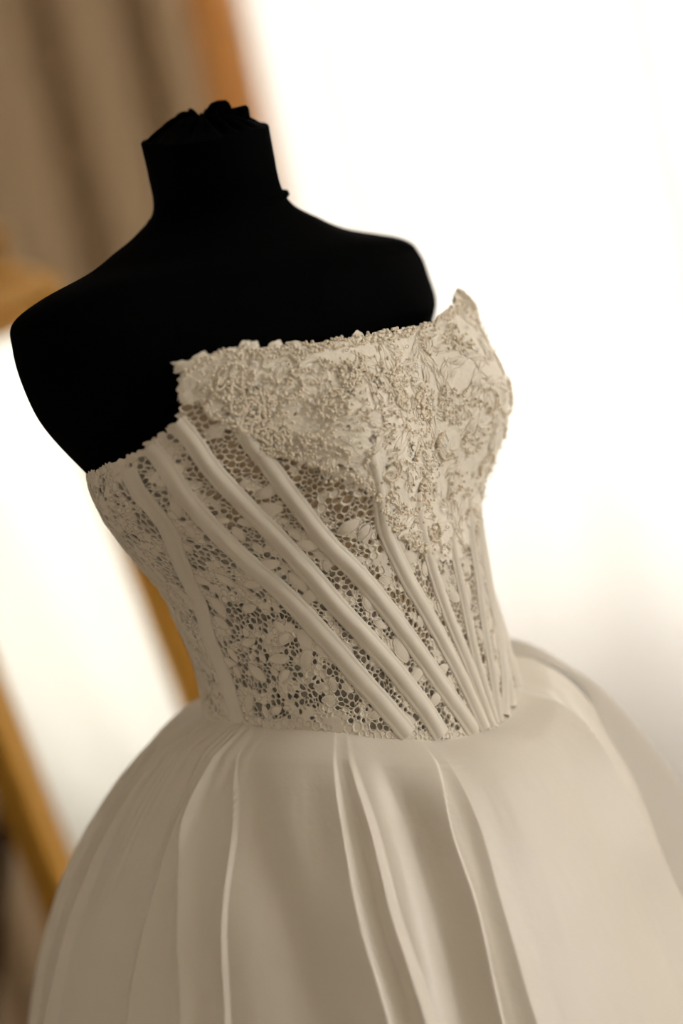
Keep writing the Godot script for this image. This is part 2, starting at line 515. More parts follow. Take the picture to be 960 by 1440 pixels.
# ---------------------------------------------------------------- the dress form
func build_form() -> void:
	var o := thing("dress_form", "black jersey dress form with a gathered neck cap, wearing the white dress", "dress form")
	var nu := 180
	var rows := []
	var h := 1.05
	while h < 1.4621:
		rows.append(h)
		h += 0.0022 if h > 1.33 and h < 1.42 else 0.005
	rows.append(1.462)
	var p := PackedVector3Array()
	for hh in rows:
		for i in nu: p.append(torso.p(i * 2.0 - 180.0, hh))
	# round the rim over and close in under the neck cap
	for k in 3:
		for i in nu: p.append(torso.p(i * 2.0 - 180.0, 1.462, -0.0012 * (k + 1) * (k + 1)) + Vector3.UP * 0.0012 * (1.0 - k * 0.4))
	var s := Shape.new()
	s.grid(p, nu, rows.size() + 3, true, Vector3(-0.02, 1.3, 0.0), PackedByteArray(), 0.0)
	var body := put("torso", s, black_cloth, o)
	# collar seam at the foot of the neck
	var ring := PackedVector3Array()
	for i in 90: ring.append(torso.p(i * 4.0, 1.4085 + 0.003 * sin(deg_to_rad(i * 4.0 - 40.0)), -0.0030 + 0.0042 * exp(-pow((wrapf(i * 4.0 - 48.0, -180.0, 180.0)) / 45.0, 2.0))))
	s = Shape.new()
	s.tube(ring, 0.0026, 6, true)
	put("collar_seam", s, black_cloth, body)
	# gathered cap: cloth drawn together over the neck
	s = Shape.new()
	p = PackedVector3Array()
	var cn := 120
	for j in 16:
		var q := j / 15.0
		for i in cn:
			var phi := i * 3.0
			var edge := torso.p(phi, 1.462, -0.002)
			var mid := torso.p(90.0, 1.462).lerp(torso.p(-90.0, 1.462), 0.5)
			var w := deg_to_rad(phi)
			var gather := 0.0016 * sin(w * 11.0 + 3.0 * sin(w * 2.0)) + 0.0012 * sin(w * 19.0 + 1.0)
			var y := 0.012 * (1.0 - pow(1.0 - q, 2.2)) + gather * sin(PI * q) * 1.6
			y += 0.004 * exp(-pow((wrapf(phi - 150.0, -180, 180)) / 50.0, 2.0)) * sin(PI * q)
			p.append(edge.lerp(mid, q * 0.985) + Vector3.UP * y)
	s.grid(p, cn, 16, true, Vector3(-0.02, 1.3, 0.0), PackedByteArray(), 0.0)
	put("neck_cap", s, black_cloth, o)
	# the bunched end of the cloth, folded up at the back of the cap
	var centre := torso.p(90.0, 1.462).lerp(torso.p(-90.0, 1.462), 0.5)
	for k in 3:
		s = Shape.new()
		p = PackedVector3Array()
		for j in 9:
			var q := j / 8.0
			for i in 24:
				var w := TAU * i / 24.0
				var wide := 0.011 * (1.0 - 0.25 * q) * (1.0 + 0.18 * sin(w * 3.0 + k))
				var c := centre + Vector3([0.011, 0.022, -0.006][k], 0.004 + q * [0.0175, 0.010, 0.009][k], [-0.006, -0.002, -0.004][k]) + Vector3(q * [0.003, 0.004, -0.002][k], 0, 0)
				var round_ := sqrt(maxf(1.0 - pow(q, 6.0), 0.0))
				p.append(c + Vector3(cos(w) * wide * round_, 0.002 * sin(w * 2.0 + k) * round_, sin(w) * wide * 0.6 * round_))
		s.grid(p, 24, 9, true, centre, PackedByteArray(), 0.0)
		put("gathered_fold", s, black_cloth, o)
	# stand, under the skirt
	var metal := mat("black_metal", Color8(24, 23, 22), 0.4, 0.6)
	s = Shape.new()
	s.tube(PackedVector3Array([Vector3(0, 0.02, 0.03), Vector3(0, 0.5, 0.03), Vector3(0, 1.055, 0.03)]), 0.016, 16)
	put("pole", s, metal, o)
	s = Shape.new()
	p = PackedVector3Array()
	var prof := [[0.16, 0.0], [0.16, 0.01], [0.155, 0.016], [0.05, 0.024], [0.022, 0.05], [0.0, 0.05]]
	for q in prof:
		for i in 40: p.append(Vector3(cos(TAU * i / 40.0) * q[0], q[1], 0.03 + sin(TAU * i / 40.0) * q[0]))
	s.grid(p, 40, prof.size(), true, Vector3(0, 0.01, 0.03), PackedByteArray(), 0.0)
	put("base", s, metal, o)
	s = Shape.new()
	p = PackedVector3Array()
	for j in 2:
		for i in 60: p.append(torso.p(i * 6.0, 1.05).lerp(Vector3(0, 1.05, 0.03), j * 0.98))
	s.grid(p, 60, 2, true, Vector3(0, 1.5, 0.03), PackedByteArray(), 0.0)
	put("underside", s, black_cloth, o)

# ---------------------------------------------------------------- the dress
var dress: Node3D

func on_lace(phi: float, h: float, off: float) -> Vector3:
	return bodice.p(phi, h) + bodice.n(phi, h) * off

func build_dress() -> void:
	dress = thing("wedding_dress", "strapless ivory wedding dress with boned lace bodice and pleated satin skirt on black form", "dress")
	build_skirt()
	build_lining()
	build_lace()
	build_bones()
	build_applique()

func build_skirt() -> void:
	var nu := 1440
	var phis := PackedFloat32Array()
	for i in nu:
		phis.append(i * 0.25 - 180.0)
		var e := bodice.p(phis[i], bot_at(phis[i])) - Vector3(0.003, 0, 0.03)
		edge_r.append(Vector2(e.x, e.z).length() - 0.0005)
	var ds := []
	var d := -0.006
	while d < 1.055:
		ds.append(d)
		d += 0.0022 if d < 0.03 else 0.0045 if d < 0.12 else 0.009 if d < 0.28 else 0.03
	ds.append(1.06)
	var p := PackedVector3Array()
	for dd in ds: skirt_row(maxf(dd, 0.0), phis, p)
	for i in nu: p[i] += Vector3(0, 0.006, 0) - Vector3(p[i].x, 0, p[i].z - 0.03) * 0.03
	var s := Shape.new()
	s.grid(p, nu, ds.size(), true, Vector3(0, 0.6, 0.03), PackedByteArray(), -1.0)
	var o := put("skirt", s, satin, dress)
	o.set_meta("label", "full ivory satin skirt with soft pressed pleats")
	# the overskirt that stands out behind the hip
	var sheer_satin: StandardMaterial3D = satin.duplicate()
	sheer_satin.resource_name = "ivory_satin_single"
	sheer_satin.backlight_enabled = true
	sheer_satin.backlight = Color(1.0, 1.0, 1.0)
	var od := [0.0, 0.004, 0.009, 0.024, 0.055, 0.105, 0.184, 0.35, 0.6, 1.04]
	var orr := [0.114, 0.135, 0.148, 0.166, 0.191, 0.217, 0.25, 0.31, 0.37, 0.45]
	var rows := 80
	var cols := 90
	var sh := Shape.new()
	for side in 2:
		p = PackedVector3Array()
		for j in rows:
			var dd := 1.036 * pow(j / float(rows - 1), 2.1)
			var r0 := smooth_at(od, orr, dd)
			var rin := smooth_at(flat_d, flat_r, maxf(dd - 0.015, 0.0)) - 0.012
			var first := lerpf(60.0, 38.0, smoothstep(0.02, 0.11, dd))
			for i in cols:
				var q := i / float(cols - 1)
				var phi := lerpf(first, 112.0, q)
				var r := lerpf(rin, r0, smoothstep(38.0, 62.0, phi)) + 0.006 * smoothstep(0.03, 0.2, dd) * sin(phi * 0.35 + dd * 4.0) - side * 0.0012
				r -= 0.004 * exp(-q * 14.0) * smoothstep(0.15, 0.02, dd)
				var w := deg_to_rad(phi)
				p.append(fdir * r * cos(w) + sdir * r * sin(w) + Vector3(0.003, 1.046 - dd - 0.010 * exp(-q * 9.0) * smoothstep(0.12, 0.01, dd), 0.03))
		sh.grid(p, cols, rows, false, Vector3(0, 0.6, 0.03), PackedByteArray(), -1.0 if side == 0 else 1.0)
	var ov := put("overskirt", sh, sheer_satin, dress)
	ov.set_meta("label", "overskirt panel arching out behind the hip")

func build_lining() -> void:
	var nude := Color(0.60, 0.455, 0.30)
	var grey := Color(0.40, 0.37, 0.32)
	var tulle := mat("lining_tulle", Color.WHITE, 0.9, 0.0, 0.2)
	tulle.vertex_color_use_as_albedo = true
	var nu := 240
	var nv := 70
	var p := PackedVector3Array()
	var cols := []
	for j in nv:
		var q := j / float(nv - 1)
		for i in nu:
			var phi := i * 1.5 - 180.0
			var h := lerpf(bot_at(phi) + 0.002, top_at(phi) - 0.003, q)
			p.append(bodice.p(phi, h, -0.0012))
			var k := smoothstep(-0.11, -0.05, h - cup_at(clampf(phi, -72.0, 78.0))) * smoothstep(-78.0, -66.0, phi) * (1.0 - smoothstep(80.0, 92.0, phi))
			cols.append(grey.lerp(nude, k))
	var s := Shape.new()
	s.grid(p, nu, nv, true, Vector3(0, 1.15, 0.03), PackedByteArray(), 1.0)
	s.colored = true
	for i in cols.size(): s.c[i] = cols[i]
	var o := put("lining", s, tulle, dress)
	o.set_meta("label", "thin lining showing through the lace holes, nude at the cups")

var leaves := []   # [phi, h, half length, half width, turn]

func in_leaf(s: float, h: float) -> bool:
	for l in leaves:
		var dx: float = s - l[5]
		var dy: float = h - l[1]
		if absf(dx) > l[2] or absf(dy) > l[2]: continue
		var c := cos(l[4])
		var w := sin(l[4])
		var a: float = (dx * c + dy * w) / l[2]
		var b: float = (-dx * w + dy * c) / l[3]
		if a * a + b * b < 1.0: return true
	return false

const ARC := 0.13   # metres along the cloth per radian, on average

func build_lace() -> void:
	# leaf and petal motifs first: they close the net where they lie
	var tries := 0
	while leaves.size() < 150 and tries < 9000:
		tries += 1
		var phi := rng.randf_range(-128.0, 44.0)
		var h := rng.randf_range(1.02, 1.29)
		if h > top_at(phi) - 0.012 or h < bot_at(phi) + 0.008: continue
		if phi > -70.0 and h > cup_at(phi) - 0.006: continue
		var hl := rng.randf_range(0.0042, 0.0098)
		var s := deg_to_rad(phi) * ARC
		var free := true
		for l in leaves:
			if Vector2(s - l[5], h - l[1]).length() < (hl + l[2]) * 0.72: free = false; break
		if free: leaves.append([phi, h, hl, hl * rng.randf_range(0.42, 0.6), noise_a.get_noise_2d(s * 500.0, h * 500.0) * 5.0 + rng.randf_range(-0.5, 0.5), s])
	# an uneven net: a warped, thinned lattice and the cells that surround its points
	var pitch := 0.0037
	var rowh := pitch * 0.866
	var s0 := deg_to_rad(-142.0) * ARC
	var ni := int(deg_to_rad(222.0) * ARC / pitch)
	var nj := int(0.34 / rowh)
	var pts := PackedVector2Array()
	for j in nj:
		for i in ni:
			if rng.randf() < 0.22: continue
			var q := Vector2(s0 + (i + (0.5 if j % 2 else 0.0)) * pitch, 0.99 + j * rowh)
			var phi := rad_to_deg(q.x / ARC)
			if q.y > top_at(phi) + 0.008 or q.y < bot_at(phi) - 0.012: continue
			q += Vector2(rng.randf_range(-1, 1), rng.randf_range(-1, 1)) * pitch * 0.34
			q += Vector2(noise_b.get_noise_2d(q.x * 55.0, q.y * 55.0), noise_c.get_noise_2d(q.x * 55.0, q.y * 55.0)) * 0.0045
			pts.append(q)
	var tris := Geometry2D.triangulate_delaunay(pts)
	var owned := []
	owned.resize(pts.size())
	for k in pts.size(): owned[k] = PackedVector2Array()
	for k in range(0, tris.size(), 3):
		var g := (pts[tris[k]] + pts[tris[k + 1]] + pts[tris[k + 2]]) / 3.0
		if (pts[tris[k]] - pts[tris[k + 1]]).length() > 0.016 or (pts[tris[k]] - pts[tris[k + 2]]).length() > 0.016: continue
		for m in 3: owned[tris[k + m]].append(g)
	var sh := Shape.new()
	for k0 in pts.size():
		var c: Vector2 = pts[k0]
		var corners: PackedVector2Array = owned[k0]
		var phi := rad_to_deg(c.x / ARC)
		var room := top_at(phi) - c.y
		if corners.size() < 4 or room < -0.0005 or c.y < bot_at(phi) - 0.005: continue
		var sorted_ := Array(corners)
		sorted_.sort_custom(func(a: Vector2, b: Vector2) -> bool: return (a - c).angle() < (b - c).angle())
		var n := sorted_.size() * 2
		var ring := PackedVector2Array()
		var size := 0.0
		for k in sorted_.size():
			ring.append(sorted_[k])
			ring.append((sorted_[k] + sorted_[(k + 1) % sorted_.size()]) * 0.5)
			size += (sorted_[k] - c).length() / sorted_.size()
		var p0 := bodice.p(phi, c.y)
		var tu := (bodice.p(phi + 0.5, c.y) - p0) / deg_to_rad(0.5) / ARC
		var tv := (bodice.p(phi, c.y + 0.002) - p0) / 0.002
		var nn := tv.cross(tu).normalized() * -1.0
		var f := noise_b.get_noise_2d(c.x * 42.0, c.y * 42.0)
		var g := noise_c.get_noise_2d(c.x * 170.0, c.y * 170.0)
		var side_ := smoothstep(-84.0, -104.0, phi)
		var airy := smoothstep(-74.0, -66.0, phi) * smoothstep(-26.0, -34.0, phi) * smoothstep(1.185, 1.21, c.y)   # fine open net under the near cup
		var pick := f + 0.5 * g - 0.26 * side_ + 0.30 * airy
		var leafy := in_leaf(c.x, c.y)
		var open := pick > -0.10 and room > 0.005 and c.y > bot_at(phi) + 0.003 and not leafy
		var veiled := not open and (pick > -0.42 or leafy)      # a thread round a filled cell
		var thread := 0.00042 + 0.0006 * smoothstep(0.22, -0.12, f + 0.25 * g) * (1.0 - airy) + 0.0003 * side_
		var share := clampf(1.0 - thread / size, 0.3, 0.88)
		if open or veiled:
			var a := []
			var m := []
			var b := []
			var d := []
			for k in n:
				var q: Vector2 = ring[k] - c
				var hole := q * share * (0.88 if k % 2 == 0 else 1.0)
				var crest := q * (share * 0.35 + 0.65)
				var hp := p0 + tu * hole.x + tv * hole.y
				var inw := (p0 - hp).normalized()
				a.append(sh.vert(p0 + tu * q.x + tv * q.y + nn * 0.00135, nn))
				m.append(sh.vert(p0 + tu * crest.x + tv * crest.y + nn * 0.0013, (nn + inw * 0.35).normalized()))
				b.append(sh.vert(hp + nn * (0.0009 if open else 0.0010), (nn * 0.4 + inw).normalized()))
				d.append(sh.vert(hp * 1.0 - nn * 0.0006 if open else hp + (p0 - hp) * 0.2 + nn * 0.00085, inw if open else nn))
			var cc := -1
			if veiled: cc = sh.vert(p0 + nn * 0.0009, nn)
			for k in n:
				var k2 := (k + 1) % n
				sh.quad(a[k], a[k2], m[k2], m[k])
				sh.quad(m[k], m[k2], b[k2], b[k])
				sh.quad(b[k], b[k2], d[k2], d[k])
				if veiled: sh.tri(cc, d[k], d[k2])
		else:
			var cc := sh.vert(p0 + nn * (0.0013 + rng.randf_range(-0.0001, 0.0003)), nn)
			var a := []
			for k in n:
				var q: Vector2 = ring[k] - c
				a.append(sh.vert(p0 + tu * q.x + tv * q.y + nn * 0.00125, (nn + (tu * q.x + tv * q.y) * 45.0 * rng.randf_range(0.2, 1.0)).normalized()))
			for k in n: sh.tri(cc, a[k], a[(k + 1) % n])
	var net := put("lace_overlay", sh, lace, dress)
	net.set_meta("label", "openwork lace net over the whole bodice")
	# plain lace round the back
	var p := PackedVector3Array()
	for j in 50:
		for i in 100:
			var phi := lerpf(77.0, 220.0, i / 99.0)
			if phi > 180.0: phi -= 360.0
			p.append(bodice.p(phi, lerpf(bot_at(phi) - 0.002, top_at(phi), j / 49.0), 0.0008))
	sh = Shape.new()
	sh.grid(p, 100, 50, false, Vector3(0, 1.15, 0.03), PackedByteArray(), 1.0)
	put("back_panel", sh, lace, dress)
	for l in leaves: leaf(l, "lace_leaf", 0.0013, 0.0007, net)

func leaf(l: Array, called: String, off: float, dome: float, parent: Node, pointed := 0.35, lumps := 0.0) -> void:
	var sh := Shape.new()
	var phi0: float = l[0]
	var h0: float = l[1]
	var p0 := bodice.p(phi0, h0)
	var nn := bodice.n(phi0, h0)
	var tu := (bodice.p(phi0 + 0.5, h0) - bodice.p(phi0 - 0.5, h0)).normalized()
	var tv := nn.cross(tu).normalized()
	if tv.y < 0.0: tv = -tv
	var c := cos(l[4])
	var w := sin(l[4])
	var edge := PackedVector3Array()
	var rings := [0.0, 0.5, 0.85, 1.0]
	var idx := []
	for k in rings.size():
		var row := []
		for i in 20:
			var ang := TAU * i / 20.0
			var rr: float = rings[k] * (1.0 - pointed * pow(absf(sin(ang)), 2.0) * 0.0 + lumps * sin(ang * 5.0 + phi0))
			var x: float = cos(ang) * l[2] * rr
			var y: float = sin(ang) * l[3] * rr * (1.0 - pointed * absf(cos(ang)) * 0.6)
			var px := x * c - y * w
			var py := x * w + y * c
			# follow the curved cloth
			var ph := phi0 + rad_to_deg(px / maxf(Vector2(p0.x, p0.z - 0.03).length(), 0.08))
			var q := bodice.p(ph, h0 + py * absf(tv.y))
			var z: float = off + dome * (1.0 - rings[k] * rings[k])
			var m := (nn + (tu * px + tv * py) / float(l[3]) * 0.55 * float(rings[k])).normalized()
			row.append(sh.vert(q + nn * z, m))
			if k == rings.size() - 1: edge.append(q + nn * off)
		idx.append(row)
	for k in rings.size() - 1:
		for i in 20:
			var i2 := (i + 1) % 20
			sh.quad(idx[k][i], idx[k][i2], idx[k + 1][i2], idx[k + 1][i])
	sh.tube(edge, 0.00042, 4, true)
	put(called, sh, applique if called in ["neckline_petal", "embroidered_petal"] else lace, parent)

func flared(l: Array, parent: Node) -> void:
	# phi, height, length, half width, lean, degrees it is turned out from the cloth
	var p0 := bodice.p(l[0], l[1]) + bodice.n(l[0], l[1]) * 0.002
	var nn := bodice.n(l[0], l[1])
	var tu := (bodice.p(l[0] + 0.5, l[1]) - bodice.p(l[0] - 0.5, l[1])).normalized()
	var turn := deg_to_rad(float(l[5]))
	var across := tu * cos(turn) + nn * sin(turn)
	var up := (Vector3.UP * cos(float(l[4])) + across * -sin(float(l[4]))).normalized()
	var face := across.cross(up).normalized()
	across = up.cross(face)
	var sh := Shape.new()
	for side in 2:
		var g := PackedVector3Array()
		for j in 9:
			var q := j / 8.0
			var wide: float = l[3] * sin(PI * clampf(0.25 + 0.75 * q, 0.0, 0.99)) * (1.0 + 0.2 * sin(j * 2.6 + float(l[0])))
			for i in 9:
				var x := i / 4.0 - 1.0
				var rim := 1.0 - x * x * (1.0 - pow(q - 0.5, 2.0))
				g.append(p0 + across * x * wide + up * (q * float(l[2]) * 1.35 - 0.004 + 0.0008 * sin(i * 3.0)) + face * ((0.0007 * rim + 0.0002) * (1.0 if side == 0 else -1.0) + 0.0012 * q * q * sin(x * 3.0)))
		sh.grid(g, 9, 9, false, p0 - face * (1.0 if side == 0 else -1.0), PackedByteArray(), 0.0)
	put("flared_petal", sh, applique, parent)

func build_bones() -> void:
	var paths := [
		[[-88, 1.258], [-82.5, 1.2145], [-86, 1.1845], [-93, 1.1515], [-97, 1.1155], [-97, 1.084], [-95, 1.058]],
		[[-81, 1.272], [-76.5, 1.2505], [-73.5, 1.2295], [-68, 1.192], [-62.3, 1.157], [-57, 1.132], [-52, 1.1095], [-46, 1.0825], [-39.5, 1.0585], [-32.5, 1.0305]],
		[[-73, 1.285], [-68, 1.255], [-60, 1.219], [-53, 1.1845], [-46.7, 1.1395], [-39.2, 1.1065], [-30.5, 1.072], [-23.5, 1.042], [-20, 1.022]],
		[[-59.5, 1.279], [-57, 1.262], [-52.5, 1.243], [-45.5, 1.2085], [-39.5, 1.1725], [-33.5, 1.144], [-25, 1.105], [-16, 1.0645], [-7.5, 1.027], [-4.5, 1.015]],
		[[-25.2, 1.232], [-24, 1.213], [-21.5, 1.1725], [-17, 1.1365], [-9.5, 1.0945], [-3, 1.054], [1.5, 1.013]],
		[[-5.5, 1.1935], [-4.5, 1.162], [-3, 1.1275], [-0.5, 1.093], [3.2, 1.057], [5.5, 1.012]],
		[[12, 1.15], [11.5, 1.132], [10.5, 1.1005], [9, 1.072], [8.2, 1.045], [8.2, 1.012]],
		[[26, 1.17], [26.5, 1.1395], [25.5, 1.1115], [21, 1.0825], [15.5, 1.042], [11, 1.012]],
		[[38, 1.15], [38.5, 1.129], [38, 1.1115], [34, 1.075], [25.5, 1.0405], [15.5, 1.013]],
	]
	# the far side mirrors the near one
	for k in [3, 2, 1]:
		var q := []
		for a in paths[k]: q.append([18.0 - a[0], a[1]])
		paths.append(q)
	var widths := [0.0076, 0.0072, 0.0070, 0.0068, 0.0062, 0.0056, 0.0050, 0.0050, 0.0056, 0.0068, 0.0070, 0.0072]
	var heights := [0.35, 0.75, 1.0, 1.1, 1.0, 0.9, 0.9, 0.9, 0.9, 1.0, 1.0, 0.8]
	var prof := [[-1.0, -0.0006], [-0.98, 0.0007], [-0.72, 0.0009], [-0.6, 0.0013], [-0.45, 0.0024], [-0.2, 0.0032], [0.0, 0.0034], [0.2, 0.0032], [0.45, 0.0024], [0.6, 0.0013], [0.72, 0.0009], [0.98, 0.0007], [1.0, -0.0006]]
	for k in paths.size():
		var cv := Curve3D.new()
		var raw: Array = paths[k]
		var a_phi := []
		var a_h := []
		var a_t := []
		for i in raw.size():
			a_t.append(float(i)); a_phi.append(float(raw[i][0])); a_h.append(float(raw[i][1]))
		var m := 70
		var p := PackedVector3Array()
		for i in m:
			var t := (raw.size() - 1.0) * i / (m - 1.0)
			var phi := smooth_at(a_t, a_phi, t)
			var h := smooth_at(a_t, a_h, t)
			var t2 := minf(t + 0.05, raw.size() - 1.0)
			var t1 := t2 - 0.1
			var dirv := (bodice.p(smooth_at(a_t, a_phi, t2), smooth_at(a_t, a_h, t2)) - bodice.p(smooth_at(a_t, a_phi, t1), smooth_at(a_t, a_h, t1))).normalized()
			var nn := bodice.n(phi, h)
			var b := dirv.cross(nn).normalized()
			var c := bodice.p(phi, h)
			var wob := 1.0 + 0.05 * noise_a.get_noise_2d(i * 9.0, k * 70.0)
			for q in prof:
				p.append(c + b * q[0] * widths[k] * wob + nn * (0.0012 + 0.00012 * (k % 3) + q[1] * (heights[k] if q[1] > 0.001 else 1.0)))
		var s := Shape.new()
		s.grid(p, prof.size(), m, false, Vector3.ZERO, PackedByteArray(), 1.0)
		# check which way it faces
		var mid := s.v.size() / 2
		if s.n[mid].dot(bodice.n(smooth_at(a_t, a_phi, raw.size() / 2.0), smooth_at(a_t, a_h, raw.size() / 2.0))) < 0.0:
			s = Shape.new()
			s.grid(p, prof.size(), m, false, Vector3.ZERO, PackedByteArray(), -1.0)
		put("boning_channel", s, ivory, dress)

func applique_z(s: float, h: float) -> float:
	var wx := s + 0.004 * noise_b.get_noise_2d(s * 60.0, h * 60.0)
	var wy := h + 0.004 * noise_c.get_noise_2d(s * 60.0 + 9.0, h * 60.0)
	var e := cells.get_noise_2d(wx * 75.0, wy * 75.0)          # -1 at the seams of a net of petals
	var fine := noise_c.get_noise_2d(s * 420.0, h * 420.0)
	return 0.0020 + 0.0005 * clampf(1.0 + e, 0.0, 1.0) + 0.0003 * fine + 0.0004 * noise_b.get_noise_2d(s * 170.0, h * 170.0)

func build_applique() -> void:
	var nu := 330
	var nv := 190
	var p := PackedVector3Array()
	var keep := PackedByteArray()
	for j in nv:
		for i in nu:
			var phi := lerpf(-73.0, 77.0, i / float(nu - 1))
			var lo := cup_at(phi) - 0.012
			var h := lerpf(lo, top_at(phi) + 0.004, j / float(nv - 1))
			var s := deg_to_rad(phi) * ARC
			var z := applique_z(s, h)
			var edge := minf(h - cup_at(phi), minf((phi + 70.0) * 0.0026, 10.0))
			var up_ := top_at(phi) - h
			var rag := 0.006 * noise_b.get_noise_2d(s * 110.0, h * 110.0) + 0.002 * noise_c.get_noise_2d(s * 500.0, h * 500.0)
			var net := noise_b.get_noise_2d(s * 55.0 + 40.0, h * 55.0) + 0.5 * noise_c.get_noise_2d(s * 300.0, h * 300.0)
			var gap := net > 0.46 and edge > 0.004 and up_ > 0.012 and phi < 10.0
			var inside := edge > rag - 0.002 and up_ > -0.0025 + rag * 0.5
			keep.append(1 if inside and not gap else 0)
			p.append(bodice.p(phi, h) + bodice.n(phi, h) * z)
	var sh := Shape.new()
	sh.grid(p, nu, nv, false, Vector3(0, 1.15, 0.03), keep, 1.0)
	var ap := put("beaded_applique", sh, applique, dress)
	ap.set_meta("label", "dense beaded floral lace across the bust")
	# scalloped petals standing along the neckline
	var spots := []
	var phi := -68.0
	while phi < 62.0:
		spots.append([phi, top_at(phi) + rng.randf_range(-0.0015, 0.0012), rng.randf_range(0.0018, 0.0036), rng.randf_range(0.0016, 0.0028), rng.randf_range(-0.9, 0.9)])
		phi += rng.randf_range(0.9, 1.7)
	for q in [[-67.0, 1.3200, 0.0095, 0.0030, 0.15], [-64.5, 1.3225, 0.006, 0.0035, 0.5], [-68.5, 1.307, 0.006, 0.0045, 0.5], [-69.0, 1.300, 0.0055, 0.004, 1.2], [-68.5, 1.312, 0.004, 0.0025, 0.1], [-53.5, 1.3225, 0.0045, 0.0042, 0.9], [-51.5, 1.322, 0.004, 0.003, 0.2], [-45.5, 1.3175, 0.0055, 0.0036, 0.3], [-38.5, 1.3145, 0.0075, 0.0022, -0.4], [-15.0, 1.3075, 0.0045, 0.0042, 0.6],
			[47.0, 1.306, 0.006, 0.0045, 1.2], [49.5, 1.306, 0.006, 0.0055, 1.2], [51.5, 1.306, 0.0065, 0.006, 1.5], [53.5, 1.302, 0.007, 0.006, 1.8], [55.5, 1.300, 0.008, 0.005, 1.9], [58.0, 1.293, 0.008, 0.005, 2.0]]: spots.append(q)
	for q in spots: leaf(q, "neckline_petal", 0.0020, 0.0017, ap, 0.2, 0.12)
	# a few petals that flare away from the cloth at both ends of the neckline
	for q in [[46.0, 1.301, 0.0080, 0.0075, 0.45, 75.0], [49.5, 1.304, 0.0105, 0.0070, 0.1, 95.0], [53.0, 1.299, 0.0085, 0.0075, -0.3, 100.0], [56.0, 1.292, 0.0075, 0.0050, -0.5, 90.0], [30.0, 1.299, 0.0045, 0.0045, 0.0, 40.0],
			[-67.2, 1.3195, 0.0115, 0.0038, 1.15, 10.0], [-68.5, 1.309, 0.0060, 0.0045, 1.1, 15.0], [-53.0, 1.320, 0.0065, 0.0050, 0.1, 15.0], [-46.0, 1.3145, 0.0060, 0.0050, -0.2, 15.0], [-41.0, 1.312, 0.0085, 0.0030, 0.8, 15.0], [-19.0, 1.305, 0.0055, 0.0040, 0.1, 20.0], [10.0, 1.298, 0.0055, 0.0050, 0.0, 30.0]]: flared(q, ap)
	# small scallops on the plain top edge under the arm
	phi = -138.0
	while phi < -72.0:
		leaf([phi, top_at(phi) - 0.002, 0.0034, 0.0022, rng.randf_range(-0.5, 0.5)], "edge_scallop", 0.0012, 0.0006, dress, 0.1, 0.05)
		phi += 3.2
	# larger petals laid over the cups
	var petals := []
	var tries := 0
	while petals.size() < 110 and tries < 5000:
		tries += 1
		var ph := rng.randf_range(-66.0, 60.0)
		var h := rng.randf_range(1.14, 1.315)
		if h > top_at(ph) - 0.008 or h < cup_at(ph) + 0.004: continue
		var hl := rng.randf_range(0.006, 0.012)
		var s := deg_to_rad(ph) * ARC
		var free := true
		for l in petals:
			if Vector2(s - l[5], h - l[1]).length() < (hl + l[2]) * 0.66: free = false; break
		if free: petals.append([ph, h, hl, hl * rng.randf_range(0.3, 0.5), rng.randf_range(0, TAU), s])
	for l in petals: leaf(l, "embroidered_petal", 0.0024, 0.0008, ap, 0.3, 0.06)
	# cords: veins and loops sewn over the petals
	var cords := Shape.new()
	var bead_at := []
	for l in petals:
		for k in 3:
			var turn: float = l[4] + (k - 1) * 0.35
			var line := PackedVector3Array()
			for i in 9:
				var q := lerpf(-1.25, 1.25, i / 8.0) * float(l[2])
				var side := (k - 1) * 0.0022 * (1.0 - pow(i / 4.0 - 1.0, 2.0)) + 0.0006 * sin(i * 2.1 + k)
				var sx: float = l[5] + q * cos(turn) - side * sin(turn)
				var hy: float = l[1] + q * sin(turn) + side * cos(turn)
				var ph2 := rad_to_deg(sx / ARC)
				if hy > top_at(ph2) - 0.002: continue
				line.append(on_lace(ph2, hy, 0.0030))
			if line.size() > 2: cords.tube(line, 0.00042, 5)
		if rng.randf() < (0.5 if l[0] < -5.0 else 0.3):
			var m := int(10 + rng.randf() * 8)
			for i in m:
				var w := TAU * i / m * 0.6 + float(l[4])
				bead_at.append([float(l[5]) + cos(w) * float(l[2]) * 1.1, float(l[1]) + sin(w) * float(l[2]) * 1.1])
	var co := put("embroidery_cord", cords, cord, ap)
	co.set_meta("kind", "stuff")
	# beads: along the neckline, along the lower edge of the cups, in clusters
	phi = -68.0
	while phi < 60.0:
		for k in 2: bead_at.append([deg_to_rad(phi) * ARC, top_at(phi) + rng.randf_range(-0.004, 0.0038)])
		phi += 1.0
	phi = -66.0
	while phi < -6.0:
		for k in 2: bead_at.append([deg_to_rad(phi) * ARC, cup_at(phi) + rng.randf_range(-0.001, 0.007)])
		phi += 0.8
	for c in [[-60, 1.30, 0.011, 70], [-55, 1.272, 0.009, 70], [-50, 1.262, 0.009, 80], [-51, 1.285, 0.010, 60], [-57.5, 1.285, 0.008, 50], [-40, 1.25, 0.008, 35], [-33, 1.27, 0.012, 60], [-24, 1.285, 0.012, 60], [-10, 1.27, 0.014, 60], [5, 1.25, 0.015, 60], [20, 1.24, 0.016, 36], [30, 1.28, 0.014, 30], [0, 1.19, 0.015, 30], [20, 1.18, 0.016, 20]]:
		for k in c[3]:
			var w := rng.randf() * TAU
			var r := sqrt(rng.randf()) * float(c[2])
			bead_at.append([deg_to_rad(c[0]) * ARC + cos(w) * r, c[1] + sin(w) * r * 0.8])
	for k in 480:
		var ph := rng.randf_range(-66.0, 6.0)
		bead_at.append([deg_to_rad(ph) * ARC, lerpf(cup_at(ph) + 0.002, top_at(ph), rng.randf())])
	var ball := SphereMesh.new()
